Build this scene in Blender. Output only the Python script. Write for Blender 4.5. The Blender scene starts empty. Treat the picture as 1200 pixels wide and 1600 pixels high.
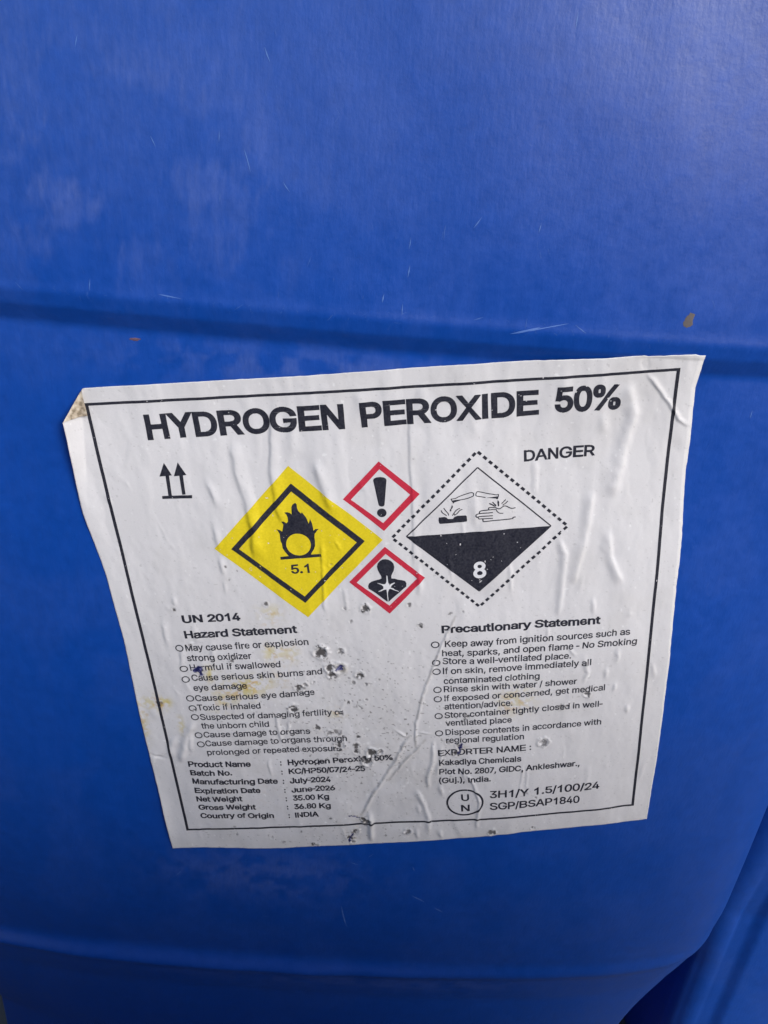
import bpy, math
import numpy as np
from mathutils import Matrix, Vector
from mathutils.geometry import tessellate_polygon

# ---------------------------------------------------------------- measured layout (millimetres on the can)
D = {
'ridges': [[[[43.63,14.45],[43.63,25.17],[45.24,35.28],[46.06,45.69],[45.26,57.61]],0.55,1.2,3.2],[[[57.27,4.94],[54.55,25.82],[54.77,36.97],[55.92,44.4]],0.45,0.8,3],[[[63.29,5.31],[62.32,21.96]],0.35,2,2],[[[68.44,21.26],[69.77,27.85],[71.43,35.73],[73.36,41.54]],0.5,1.6,2.4],[[[165.46,2.44],[166.08,8.45],[167.67,14.06],[165.35,26.03],[164.4,32.9],[162.78,42.83]],0.75,3.2,1.6],[[[156.34,38.24],[155.27,50.05],[153.81,59.42],[150.97,73.75]],0.6,2.6,1.2],[[[162.13,52.73],[163.21,63.61],[168.3,75.27]],0.55,2.2,1.1],[[[145.58,54.44],[148.13,61.12],[147.66,72.21],[146.58,86.29]],0.45,1.6,1.0],[[[157.93,11.87],[158.82,20.64]],0.3,1.6,1.6],[[[137.27,25.36],[138.15,39.96]],0.32,1.6,1.2],[[[170.1,0.45],[174.63,6.11],[177.98,10.79],[181.91,16.83],[186.25,20.31]],0.42,0.5,0.9],[[[169.85,-4.97],[170.47,0.28]],-0.5,1.5,0.7],[[[99.15,7.65],[98.43,25.38],[98.58,34.17],[98.48,44.36],[97.8,62.16]],0.32,0.45,2.2],[[[99.35,61.05],[99.17,74.01]],0.35,1,1],[[[103.66,-1.99],[102.34,14.42]],0.4,2.6,3],[[[33.19,26.33],[34.62,30.18],[35.9,37.7]],0.4,1,1.6],[[[33.19,41.47],[34.16,52.63]],0.35,0.9,1.5],[[[33.51,54.04],[33.71,62.39]],0.35,0.8,1.2],[[[9.4,78.07],[9.01,90.94]],0.3,0.8,1.2],[[[14.94,69.0],[15.19,73.64]],0.3,0.8,0.9],[[[14.53,88.46],[11.78,101.08]],0.3,0.7,1.3],[[[13.65,122.76],[8.75,129.87],[6.86,136.33],[3.71,144.16]],0.8,2,1.3],[[[5.71,129.13],[1.39,135.18],[0.83,142.13]],0.6,1.2,1.8],[[[10.75,126.89],[9.06,139.26]],0.5,0.9,1],[[[-7.67,138.33],[-4.76,140.02],[-0.48,141.12]],-0.35,0.7,0.7],[[[-4.2,137.18],[-7.76,145.05]],0.4,1.4,0.8],[[[111.03,82.9],[107.09,91.91],[104.39,98.25],[102.08,105.04],[98.13,116.5],[96.72,121.69],[95.46,128.18],[94.45,134.21],[94.63,140.45]],0.38,0.3,0.8],[[[92.51,134.69],[89.33,140.05],[85.97,147.42],[80.49,156.12],[75.9,164.46],[71.09,174.39]],0.55,0.3,1.1],[[[98.17,136.97],[95.08,141.11],[89.94,146.43],[86.72,151.34],[83.45,156.33]],0.42,0.3,0.8],[[[86.96,131.21],[90.6,134.55],[92.97,135.03]],0.4,0.6,0.5],[[[95.47,133.06],[100.69,134.07]],0.3,0.4,0.4],[[[101.55,136.61],[100.62,147.89],[98.35,155.49],[98.56,162.13]],0.5,0.9,0.8],[[[104.36,138.7],[103.55,148.12],[101.28,156.38]],0.35,0.7,0.8],[[[102.69,158.47],[103.9,166.6]],0.4,0.9,0.9],[[[93.62,161.07],[96.28,168.7],[97.94,177.1],[97.56,186.26]],0.5,1.5,0.8],[[[93.73,169.18],[94.48,174.74]],0.3,0.8,0.8],[[[74.39,171.17],[74.79,179.55],[74.06,189.49]],0.85,1.2,1.2],[[[93.14,181.63],[92.8,188.74]],0.4,0.9,0.9],[[[101.81,183.05],[102.64,188.84]],0.4,1,0.8],[[[112.24,152.71],[115.81,160.24],[117.91,170.19],[116.42,185.05]],0.4,0.5,0.9],[[[110.83,150.33],[113.59,159.39]],0.3,0.5,0.6],[[[134.85,150.85],[134.2,159.27],[134.04,167.96]],0.22,0.3,0.5],[[[136.33,150.99],[136.53,165.84]],0.2,0.3,0.5],[[[43.94,120.35],[43.74,127.56],[44.35,136.23]],0.4,0.5,0.8],[[[49.63,122.46],[47.9,126.88],[46.36,131.69]],0.35,0.5,0.7],[[[38.78,141.59],[37.91,146.34],[38.68,151.9]],0.3,0.4,0.7],[[[168.88,100.45],[168.01,108.18]],0.4,1,0.8],[[[164.79,108.43],[164.7,114.7]],0.35,0.8,0.8],[[[156.22,102.58],[157.98,110.62],[155.94,116.75]],0.35,1,0.8],[[[168.53,116.23],[167.88,120.83]],0.35,0.6,0.7],[[[173.44,126.14],[173.35,131.54]],0.4,0.8,0.8],[[[181.44,108.38],[182.6,116.5]],0.3,1,0.9],[[[150.12,98.17],[153.51,103.44]],0.25,0.5,0.6],[[[158.17,78.2],[159.02,86.07]],0.3,1,0.8],[[[46.92,38.1],[45.23,54.69]],0.35,1.4,2],[[[67.73,49.82],[67.04,65.07],[66.08,79.02]],0.35,0.35,1],[[[72.13,50.09],[73.8,54.97]],0.25,0.4,0.8],[[[81.87,28.63],[82.65,34.21]],0.25,1.5,1.5],[[[118.86,1.02],[118.76,19.33]],0.35,2.4,2.4],[[[118.53,34.46],[118.69,50.47]],0.3,1.8,1.2],[[[84.3,-1.32],[84.5,10.75]],0.25,2,2.6],[[[130.16,3.79],[130.62,16.01]],0.25,2.5,2.5],[[[145.33,-2.56],[146.57,11.02]],0.28,2.4,2],[[[12.23,12.68],[8.15,23.23]],0.2,1.5,2],[[[-0.26,27.23],[1.51,36.37]],0.25,1.2,1.6],[[[73.27,67.96],[74.44,79.55]],0.25,0.6,0.9],[[[33.59,63.13],[33.05,69.4]],0.2,0.5,0.8],[[[109.29,56.91],[110.2,69.25]],0.3,0.6,0.8],[[[129.39,60.84],[130.53,75.88]],0.3,0.9,0.8],[[[143.53,88.68],[142.37,96.12]],0.25,0.6,0.6],[[[139.24,97.76],[133.46,108.41]],0.15,0.5,0.7],[[[19.75,79.61],[20.26,89.82]],0.3,1.2,1.4],[[[25.24,87.35],[24.38,98.29]],0.3,1,1.2],[[[70.19,115.14],[67.06,123.81]],0.15,0.8,0.8],[[[160.54,153.41],[160.09,169.96]],0.15,1,1]],
'pits': [[14.16,74.37,0.6,0.2,0.9],[46.31,73.96,0.6,0.25,0.8],[63.1,95.16,1.8,0.7,1.0],[70.15,95.05,0.9,0.35,0.7],[65.82,102.27,1.4,0.6,1.0],[66.21,105.4,1.1,0.5,0.9],[69.02,102.47,1.6,0.5,0.3],[76.09,105.75,1.0,0.5,1.0],[53.66,110.06,1.1,0.5,1.0],[55.87,109.04,0.8,0.3,0.5],[50.45,119.53,1.3,0.5,1.0],[80.33,77.6,1.1,0.4,0.9],[73.1,77.13,0.6,0.2,0.6],[74.83,82.72,0.5,0.2,0.5],[95.32,76.82,0.6,0.2,0.7],[99.07,85.7,0.8,0.3,0.9],[67.38,122.93,1.0,0.3,0.8],[58.21,129.0,0.9,0.3,0.8],[65.15,131.57,1.2,0.3,0.6],[65.78,137.81,1.4,0.5,0.9],[62.73,131.73,1.0,0.3,0.5],[72.52,138.25,0.8,0.4,0.9],[72.26,141.37,0.9,0.4,0.9],[73.32,134.26,0.6,0.3,0.9],[78.04,142.08,1.4,0.6,1.0],[75.77,146.38,1.4,0.5,0.9],[80.96,141.97,0.9,0.4,0.6],[74.43,144.69,0.9,0.4,0.7],[71.97,176.2,0.8,0.4,1.0],[73.39,177.69,1.2,0.5,0.8],[68.37,182.64,1.0,0.5,1.0],[65.79,185.68,0.9,0.4,0.9],[66.61,188.25,0.7,0.4,0.7],[50.42,188.67,0.8,0.3,1.0],[52.16,189.5,0.6,0.3,0.5],[89.15,184.15,1.0,0.4,0.7],[110.57,140.77,0.8,0.4,0.6],[109.76,144.17,1.0,0.4,0.9],[142.74,141.43,1.4,0.5,0.7],[122.86,186.72,1.1,0.4,0.8],[139.38,186.22,0.7,0.2,0.8],[114.48,126.66,0.6,0.2,0.9],[113.51,127.78,0.5,0.2,0.6],[158.22,120.47,0.9,0.3,0.8],[148.99,125.51,0.9,0.25,0.6],[150.64,125.37,0.7,0.2,0.6],[20.29,181.38,0.6,0.2,0.6],[19.89,177.12,0.5,0.15,0.4],[34.25,184.19,0.6,0.2,0.6],[38.65,186.57,0.5,0.2,0.5],[46.29,181.27,0.4,0.1,0.6],[72.05,107.19,0.5,0.2,0.5],[73.52,109.0,0.6,0.2,0.6],[78.08,109.87,0.5,0.2,0.6],[79.46,109.96,0.4,0.2,0.5],[82.83,108.19,0.5,0.1,0.5],[77.55,116.79,0.5,0.2,0.6],[70.9,117.82,0.5,0.2,0.8],[72.35,117.33,0.4,0.2,0.5],[75.38,120.48,0.5,0.2,0.6],[59.23,108.1,0.5,0.2,0.5],[55.48,110.46,0.5,0.2,0.5],[58.82,174.63,0.6,0.1,0.7],[60.95,176.51,0.5,0.1,0.6],[36.34,68.05,0.4,0.1,0.7],[35.29,63.47,0.4,0.1,0.6],[38.58,60.43,0.4,0.1,0.7],[34.75,58.5,0.35,0.1,0.7],[45.91,59.11,0.7,0.2,-1],[70.14,59.83,0.6,0.2,0.5],[1.56,115.1,0.7,0.1,0.5],[0.72,114.48,0.5,0.1,0.7],[136.04,166.8,0.8,0.2,0.4],[140.1,169.23,0.6,0.2,0.5],[106.77,138.58,0.8,0.3,0.4],[99.52,23.52,0.3,0.1,0.6],[31.06,96.95,0.6,0.3,0.7],[32.27,95.07,0.5,0.3,0.7],[109.19,81.45,0.5,0.2,0.7],[113.62,80.74,0.4,0.1,0.5],[17.3,89.68,0.6,0.2,0.5],[13.94,118.28,0.5,0.2,0.7]],
'holes': [[[16.44,99.88],[18.57,98.29],[20.09,98.92],[19.71,102.57],[18.69,103.09],[18.14,100.8],[16.61,101.58]],[[67.57,103.22],[69.4,100.81],[70.51,101.16],[69.83,103.65],[68.0,103.53]],[[109.99,144.82],[111.34,139.26],[112.3,139.34],[111.22,144.29]],[[66.34,173.38],[66.28,174.07],[70.48,175.74],[70.53,175.05]],[[64.54,188.11],[66.78,183.24],[67.23,183.99],[65.58,188.18]]],
'yellow': [[-2.62,114.35,5.25,3.0,0.5],[1.56,115.1,1.91,2.99,0.75],[4.05,114.61,1.67,1.48,0.85],[-7.01,125.29,1.7,6.87,0.5],[-5.25,120.21,2.41,3.66,0.3],[7.64,125.23,1.2,3.71,0.55],[31.34,110.58,7.94,4.09,0.55],[37.96,106.89,6.03,2.89,0.7],[24.2,115.49,4.72,4.17,0.35],[34.39,109.0,4.66,3.5,0.5],[45.19,94.39,2.27,3.32,0.5],[48.43,94.02,3.18,3.32,0.4],[47.85,77.42,4.42,3.14,0.4],[46.29,82.58,3.12,2.66,0.3],[52.9,94.82,2.71,3.88,0.35],[131.94,120.7,6.13,5.95,0.45],[128.43,123.65,3.78,3.59,0.3],[22.17,101.84,1.39,2.85,0.9],[66.23,122.56,3.77,2.99,0.35],[69.69,179.19,7.67,7.09,0.12],[47.96,105.16,4.62,5.73,0.2],[24.86,103.95,4.64,2.87,0.25],[29.85,159.72,15.04,13.69,0.05]],
'caps': {"title":7.69,"danger":3.76,"h":3.23,"s":2.57,"b":2.6,"e":2.85,"k":2.66,"c":3.86,"u":3.48,"five":3.51,"eight":6.29},
'texts': [["HYDROGEN",[17.7,12.49],[79.19,12.43],"title"],["PEROXIDE",[84.17,12.42],[138.36,11.96],"title"],["50%",[143.07,11.49],[163.2,11.87],"title"],["DANGER",[134.1,27.13],[156.36,26.83],"danger"],["UN 2014",[16.25,80.23],[36.75,80.21],"h"],["Hazard Statement",[15.9,86.74],[55.92,86.33],"h"],["May cause fire or explosion",[15.27,92.04],[59.26,91.54],"s"],["strong oxidizer",[15.06,96.35],[38.44,96.22],"s"],["Harmful if swallowed",[15.39,100.53],[48.23,100.38],"s"],["Cause serious skin burns and",[15.18,104.92],[62.72,104.78],"s"],["eye damage",[15.1,109.41],[34.95,109.03],"s"],["Cause serious eye damage",[15.05,114.07],[59.08,113.86],"s"],["Toxic if inhaled",[15.13,118.33],[38.63,118.46],"s"],["Suspected of damaging fertility or",[15.34,122.71],[68.64,123.61],"s"],["the unborn child",[15.08,126.86],[40.64,127.4],"s"],["Cause damage to organs",[15.34,131.08],[55.53,131.6],"s"],["Cause damage to organs through",[15.33,135.21],[68.95,135.83],"s"],["prolonged or repeated exposure",[15.38,139.52],[66.27,140.35],"s"],["Product Name",[6.89,145.25],[31.08,145.99],"b"],["Batch No.",[6.93,149.57],[23.23,149.99],"b"],["Manufacturing Date",[6.99,153.84],[40.33,155.2],"b"],["Expiration Date",[7.08,158.57],[33.08,159.51],"b"],["Net Weight",[7.08,162.98],[25.42,163.55],"b"],["Gross Weight",[7.12,167.38],[30.04,168.2],"b"],["Country of Origin",[7.15,171.95],[36.58,173.12],"b"],[":",[42.25,146.25],[42.98,146.29],"b"],[":",[42.18,150.78],[42.92,150.82],"b"],[":",[42.18,155.37],[42.93,155.41],"b"],[":",[42.24,160.02],[42.99,160.06],"b"],[":",[42.28,164.4],[42.99,164.44],"b"],[":",[42.25,168.83],[42.96,168.87],"b"],[":",[42.26,173.42],[42.98,173.46],"b"],["Hydrogen Peroxide 50%",[45.21,146.41],[85.57,146.11],"b"],["KC/HP50/07/24-25",[45.14,150.74],[74.67,151.14],"b"],["July-2024",[44.98,155.39],[60.9,155.67],"b"],["June-2026",[45.08,160.05],[62.22,160.2],"b"],["35.00 Kg",[45.18,164.29],[59.44,164.59],"b"],["36.80 Kg",[45.15,168.85],[59.6,169.16],"b"],["INDIA",[45.04,173.33],[54.49,173.46],"b"],["Precautionary Statement",[106.03,89.41],[161.32,89.88],"h"],["Keep away from ignition sources such as",[106.98,95.35],[172.18,95.57],"s"],["heat, sparks, and open flame - No Smoking",[105.9,99.27],[175.0,99.94],"s"],["Store a well-ventilated place.",[105.89,102.8],[151.56,103.66],"s"],["If on skin, remove immediately all",[105.95,107.08],[158.97,107.31],"s"],["contaminated clothing",[106.04,111.42],[140.57,111.59],"s"],["Rinse skin with water / shower",[105.91,115.14],[154.25,115.43],"s"],["If exposed or concerned, get medical",[106.06,119.27],[164.74,119.47],"s"],["attention/advice.",[105.98,123.11],[130.88,123.09],"s"],["Store container tightly closed in well-",[105.94,127.06],[164.21,126.69],"s"],["ventilated place",[106.06,130.76],[130.58,130.87],"s"],["Dispose contents in accordance with",[105.92,135.1],[164.22,135.3],"s"],["regional regulation",[106.04,138.96],[135.21,139.01],"s"],["EXPORTER NAME :",[102.83,144.94],[138.04,144.57],"e"],["Kakadiya Chemicals",[102.95,149.78],[134.3,149.83],"k"],["Plot No. 2807, GIDC, Ankleshwar.,",[102.88,154.41],[156.89,154.84],"k"],["(Guj.), India.",[102.72,158.91],[122.66,158.93],"k"],["3H1/Y 1.5/100/24",[122.14,167.85],[165.29,167.82],"c"],["SGP/BSAP1840",[122.1,174.21],[157.75,174.36],"c"],["U",[111.01,168.66],[114.03,168.65],"u"],["N",[110.88,174.2],[114.31,174.16],"u"],["5.1",[56.74,62.33],[62.9,62.28],"five"],["8",[117.46,68.17],[121.77,68.12],"eight"]],
'bullets': [[13.12,90.68],[13.13,99.56],[12.99,104.25],[13.14,112.76],[13.31,117.24],[13.45,121.37],[13.37,130.0],[13.55,134.26],[103.64,94.22],[103.7,102.08],[103.69,106.01],[103.72,114.01],[103.66,118.17],[103.69,125.95],[103.56,133.99]],
'quads': {"border":[[0.89,0.07],[179.88,0.41],[179.83,179.46],[0.67,178.14]],"yellow":[[60.11,23.61],[88.04,51.37],[60.28,79.97],[32.21,51.44]],"yb_o":[[60.27,29.57],[82.13,51.57],[59.99,73.99],[37.78,51.87]],"yb_i":[[60.08,32.34],[79.46,51.87],[60.11,71.44],[40.33,52.01]],"r1_o":[[88.61,23.77],[100.89,35.82],[88.68,48.13],[76.33,35.96]],"r1_i":[[88.66,26.43],[97.88,35.88],[88.62,45.26],[78.83,36.35]],"r2_o":[[88.54,53.99],[101.26,66.72],[88.52,80.09],[75.64,66.87]],"r2_i":[[88.65,56.67],[98.61,66.74],[88.65,76.87],[78.18,67.17]],"corr":[[119.43,27.86],[143.16,50.43],[119.39,73.3],[95.88,50.76]],"dash":[[119.37,22.45],[148.61,50.91],[119.36,79.37],[91.12,50.87]]},
'polys': {"flame":[[60.92,36.33],[61.29,36.89],[61.27,38.22],[61.63,39.31],[62.34,40.16],[62.67,39.73],[63.26,40.66],[63.94,41.87],[64.22,43.06],[64.44,43.98],[65.07,42.3],[65.52,43.87],[65.69,45.33],[65.72,46.61],[66.44,46.01],[67.55,45.99],[66.86,46.68],[66.01,47.73],[65.79,49.0],[65.83,50.48],[65.66,52.15],[65.16,53.42],[64.38,54.5],[63.96,55.32],[67.37,55.34],[67.34,56.42],[53.69,56.69],[53.71,55.59],[56.52,55.44],[55.47,53.77],[54.89,52.43],[54.83,50.93],[54.49,49.61],[54.54,47.21],[54.17,46.28],[53.67,45.42],[54.64,45.75],[55.46,46.44],[55.95,44.74],[56.16,43.84],[55.61,42.63],[56.49,42.77],[57.23,43.45],[57.82,42.85],[57.88,41.41],[57.61,40.32],[56.98,39.47],[58.04,39.45],[58.88,39.86],[59.3,40.42],[59.42,39.0],[59.51,37.75],[59.96,36.89]],"exc":[[86.45,30.16],[86.67,29.51],[87.55,29.12],[88.75,29.05],[89.83,29.27],[90.52,29.76],[90.65,30.37],[89.47,38.85],[89.09,39.32],[88.46,39.39],[87.85,39.16],[87.57,38.72]],"arrow1":[[21.06,20.32],[22.82,24.73],[21.88,24.79],[21.52,31.7],[20.4,31.76],[20.73,24.83],[18.8,24.89]],"arrow2":[[25.47,20.41],[27.49,24.81],[26.36,24.9],[26.04,31.5],[24.93,31.55],[25.15,24.96],[23.42,25.05]],"abar":[[18.34,31.6],[28.11,31.83],[27.91,32.95],[18.26,32.66]],"person":[[88.36,58.62],[89.27,58.82],[90.23,59.45],[90.98,60.43],[91.21,61.73],[90.93,63.28],[90.37,64.25],[89.99,65.24],[90.0,66.18],[91.06,66.26],[92.04,66.69],[93.53,67.01],[94.51,67.44],[94.91,68.34],[94.77,69.65],[93.85,70.32],[88.47,75.29],[87.78,75.09],[84.38,71.74],[82.04,69.81],[81.93,68.78],[82.26,67.77],[83.19,67.11],[84.74,66.63],[86.03,66.28],[86.61,66.03],[86.61,65.16],[86.17,64.11],[85.59,62.64],[85.43,61.34],[85.76,60.22],[86.51,59.27],[87.42,58.69]],"slab":[[106.67,44.43],[108.6,44.36],[109.08,44.6],[109.66,45.18],[111.23,45.29],[111.74,44.59],[112.95,44.27],[115.37,44.38],[115.72,44.74],[115.81,46.37],[115.56,46.69],[107.07,46.82],[106.71,46.52],[106.57,45.43]],"liqA":[[111.0,38.75],[112.38,38.58],[114.65,38.61],[113.08,39.09],[111.88,39.4],[111.63,39.78]],"liqB":[[122.08,38.45],[123.58,38.46],[125.77,38.32],[125.63,39.42],[125.08,39.05],[123.58,38.79]],"dropA":[[111.08,40.2],[111.36,40.95],[111.16,41.41],[110.79,41.71],[110.77,42.51],[110.29,42.48],[110.34,41.95],[110.62,41.57]],"dropB":[[125.76,39.63],[126.2,40.34],[126.2,41.85],[125.83,41.9],[125.62,40.45]]},
'star': [[88.38,64.91],[88.63,65.0],[88.73,66.31],[88.8,67.78],[89.14,68.82],[89.68,68.27],[90.84,67.77],[91.08,68.0],[90.03,68.74],[89.46,69.65],[90.45,70.09],[90.8,70.55],[92.28,71.24],[92.08,71.38],[90.66,70.84],[89.43,70.16],[88.92,70.28],[88.46,71.42],[88.37,72.45],[88.43,74.24],[88.37,75.21],[88.2,75.12],[88.13,72.59],[88.09,71.25],[88.02,70.36],[87.13,70.45],[86.21,70.98],[85.18,71.2],[85.32,70.99],[86.11,70.53],[87.04,70.0],[87.03,69.12],[86.38,68.42],[85.16,67.82],[85.11,67.64],[86.53,68.13],[87.4,68.34],[87.93,68.01],[88.22,67.3]],
'strokes': [[[[110.78,38.14],[112.15,38.04],[113.12,37.58],[114.93,36.99],[116.84,36.41],[117.68,36.41],[118.03,36.76],[117.96,37.41],[117.42,37.76],[115.85,38.37],[114.29,38.65],[112.38,38.71],[111.18,38.82]],0.28],[[[110.78,38.01],[111.17,38.96],[111.63,39.65]],0.3],[[[108.35,41.14],[109.03,42.25],[109.72,43.24],[109.88,43.92]],0.3],[[[107.54,41.88],[107.81,42.7],[108.63,43.43],[109.22,43.94]],0.3],[[[111.03,44.07],[111.65,43.24],[112.28,42.35],[113.26,41.76],[113.56,41.84]],0.3],[[[111.75,43.99],[111.65,43.24]],0.25],[[[111.75,44.05],[112.74,43.32],[113.48,42.44],[114.33,42.1]],0.3],[[[126.11,37.7],[125.22,37.78],[123.86,37.38],[121.82,36.86],[119.52,36.24],[118.97,36.43],[118.76,37.08],[119.09,37.71],[121.81,38.43]],0.28],[[[126.04,37.69],[125.9,38.51],[125.63,39.24]],0.3],[[[123.02,40.63],[123.84,41.07],[124.66,41.66],[125.21,41.63]],0.4],[[[124.05,40.18],[124.66,40.98],[125.21,41.55]],0.35],[[[126.99,41.08],[127.68,40.45],[128.36,39.74]],0.3],[[[127.34,41.71],[128.23,41.09],[129.05,40.32]],0.3],[[[122.86,42.97],[122.8,42.28],[123.15,42.16],[124.79,42.2],[125.48,42.56],[126.17,42.84],[126.72,42.65],[127.68,42.04],[128.5,42.1],[129.33,42.62],[130.3,43.07],[131.53,42.98]],0.32],[[[123.0,42.98],[125.07,42.91],[125.48,43.63],[126.3,44.38],[127.54,44.55]],0.3],[[[123.0,42.91],[120.11,43.15],[119.89,43.9],[120.24,44.0],[124.17,44.02]],0.35],[[[119.89,43.98],[118.99,44.14],[118.64,44.65],[118.98,45.21],[119.67,45.11],[124.16,45.14]],0.35],[[[119.32,45.24],[119.66,45.88],[120.21,46.0],[124.15,46.06]],0.35],[[[120.9,46.13],[121.03,46.98],[121.59,47.03],[125.19,46.91],[130.25,46.87],[130.73,46.4],[131.63,46.32]],0.35]],
'edge_top': [[1.71,-5.1],[34.59,-5.21],[69.33,-5.22],[101.74,-5.61],[133.89,-5.57],[158.51,-4.67],[169.11,-4.74],[170.47,-4.35],[179.42,-4.16],[184.39,-3.97],[185.98,-3.37]],
'edge_right': [[187.27,-2.12],[186.88,1.15],[185.98,7.0],[186.17,14.09],[186.48,22.43],[186.24,35.37],[187.4,58.49],[187.24,78.3],[187.61,105.08],[187.73,131.27],[187.36,159.66],[186.54,188.78]],
'edge_bot': [[-7.19,187.94],[11.23,188.93],[32.15,190.22],[58.36,190.25],[79.23,189.86],[94.83,189.63],[115.59,188.91],[136.31,188.05],[162.26,188.36],[186.54,188.78]],
'edge_left': [[-7.73,4.74],[-8.15,18.05],[-8.65,35.89],[-6.57,59.95],[-6.17,85.95],[-7.55,123.14],[-7.48,138.65],[-7.29,155.56],[-7.19,187.94]],
'flame_c': [60.27,51.41,4.08],
'exc_dot': [88.41,41.59,1.53],
'un_ring': [112.43,169.53,6.93,6.63],
'mud': [95.0,-37.5],
'pink': [-63.9,-56.6],
'marks': [[53.3,-42.8,15.4,1.31,0.3],[49.0,-43.8,8.5,1.27,0.5],[14.3,-30.2,3.3,-3.05,0.3],[22.4,-20.3,2.0,-3.09,0.4],[49.5,-23.0,1.8,2.86,0.4],[13.4,-40.7,3.2,3.11,0.3],[7.8,-38.0,2.4,-3.02,0.3],[48.2,-16.1,2.5,-3.02,0.2],[104.0,9.0,2.8,2.81,0.3],[76.7,-1.4,1.7,-0.79,0.25],[42.9,-287.0,7.5,2.13,0.4],[52.5,-294.0,4.7,2.16,0.4],[11.8,-302.4,14.9,2.92,0.4],[-75.6,-37.3,2.1,2.85,0.3],[-74.0,-41.2,3.2,-3.02,0.3],[39.0,-268.3,2.8,2.77,0.3],[-25.3,18.2,3.4,2.72,0.3],[-51.6,-42.5,6.4,1.68,0.3]],
'cam': [[0.996739,0.074986,0.029796],[0.005196,-0.428145,0.903695],[0.080522,-0.900594,-0.427139]],
'cpos': [6.138,-224.136,0],
'lab': [-0.14713,-80.70014,-78.04376],
'H': 179.14}

MM = 0.001
Z0 = 545.0                      # height of the fitted origin above the ground
sc = bpy.context.scene
col = sc.collection

# ---------------------------------------------------------------- camera, sky, sun, exposure
cam_d = bpy.data.cameras.new('camera')
cam = bpy.data.objects.new('camera', cam_d); col.objects.link(cam); sc.camera = cam
C = np.array(D['cam']); cp = D['cpos']
cam.matrix_world = Matrix(((C[0][0], -C[0][1], -C[0][2], cp[0]*MM),
                           (C[1][0], -C[1][1], -C[1][2], cp[1]*MM),
                           (C[2][0], -C[2][1], -C[2][2], (cp[2]+Z0)*MM), (0, 0, 0, 1)))
cam_d.sensor_fit = 'HORIZONTAL'; cam_d.sensor_width = 36.0; cam_d.lens = 36.0*1202/1200
cam_d.clip_start = 0.01; cam_d.clip_end = 500

SUN_EL, SUN_AZ = 28.0, 37.0     # azimuth measured from straight in front of the can towards the right
w = bpy.data.worlds.new('World'); sc.world = w; w.use_nodes = True
nt = w.node_tree; bg = nt.nodes['Background']
sky = nt.nodes.new('ShaderNodeTexSky'); sky.sky_type = 'NISHITA'; sky.sun_disc = False
sdir = Vector((math.sin(math.radians(SUN_AZ))*math.cos(math.radians(SUN_EL)),
               -math.cos(math.radians(SUN_AZ))*math.cos(math.radians(SUN_EL)), math.sin(math.radians(SUN_EL))))
sky.sun_elevation = math.radians(SUN_EL)
sky.sun_rotation = math.atan2(sdir.x, sdir.y)
sky.air_density = 1.0; sky.dust_density = 1.6; sky.ozone_density = 1.0
nt.links.new(sky.outputs[0], bg.inputs['Color']); bg.inputs['Strength'].default_value = 0.08
sd = bpy.data.lights.new('sun', 'SUN'); sd.energy = 1.5; sd.angle = math.radians(25); sd.color = (1, 0.985, 0.965)
sun = bpy.data.objects.new('sun', sd); col.objects.link(sun)
sun.rotation_euler = sdir.to_track_quat('Z', 'Y').to_euler()
sc.view_settings.view_transform = 'Standard'; sc.view_settings.look = 'None'
sc.view_settings.exposure = 1.08; sc.view_settings.gamma = 1.0

# ---------------------------------------------------------------- small maths
RNG = np.random.RandomState(7)
_tabs = {}
def vnoise(x, y, seed=0):
    if seed not in _tabs: _tabs[seed] = np.random.RandomState(100+seed).rand(256, 256)
    t = _tabs[seed]
    xi = np.floor(x).astype(int); yi = np.floor(y).astype(int)
    fx = x-xi; fy = y-yi; fx = fx*fx*fx*(fx*(fx*6-15)+10); fy = fy*fy*fy*(fy*(fy*6-15)+10)
    a = t[xi & 255, yi & 255]; b = t[(xi+1) & 255, yi & 255]; c = t[xi & 255, (yi+1) & 255]; d = t[(xi+1) & 255, (yi+1) & 255]
    return (a*(1-fx)+b*fx)*(1-fy)+(c*(1-fx)+d*fx)*fy
def fbm(x, y, seed=0, octv=4, g=.5):
    s = 0; am = 1; tot = 0
    for i in range(octv):
        s = s+am*vnoise(x*2**i+17*i, y*2**i+31*i, seed+i); tot += am; am *= g
    return s/tot
def sstep(a, b, x):
    t = np.clip((x-a)/(b-a), 0, 1); return t*t*(3-2*t)

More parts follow.
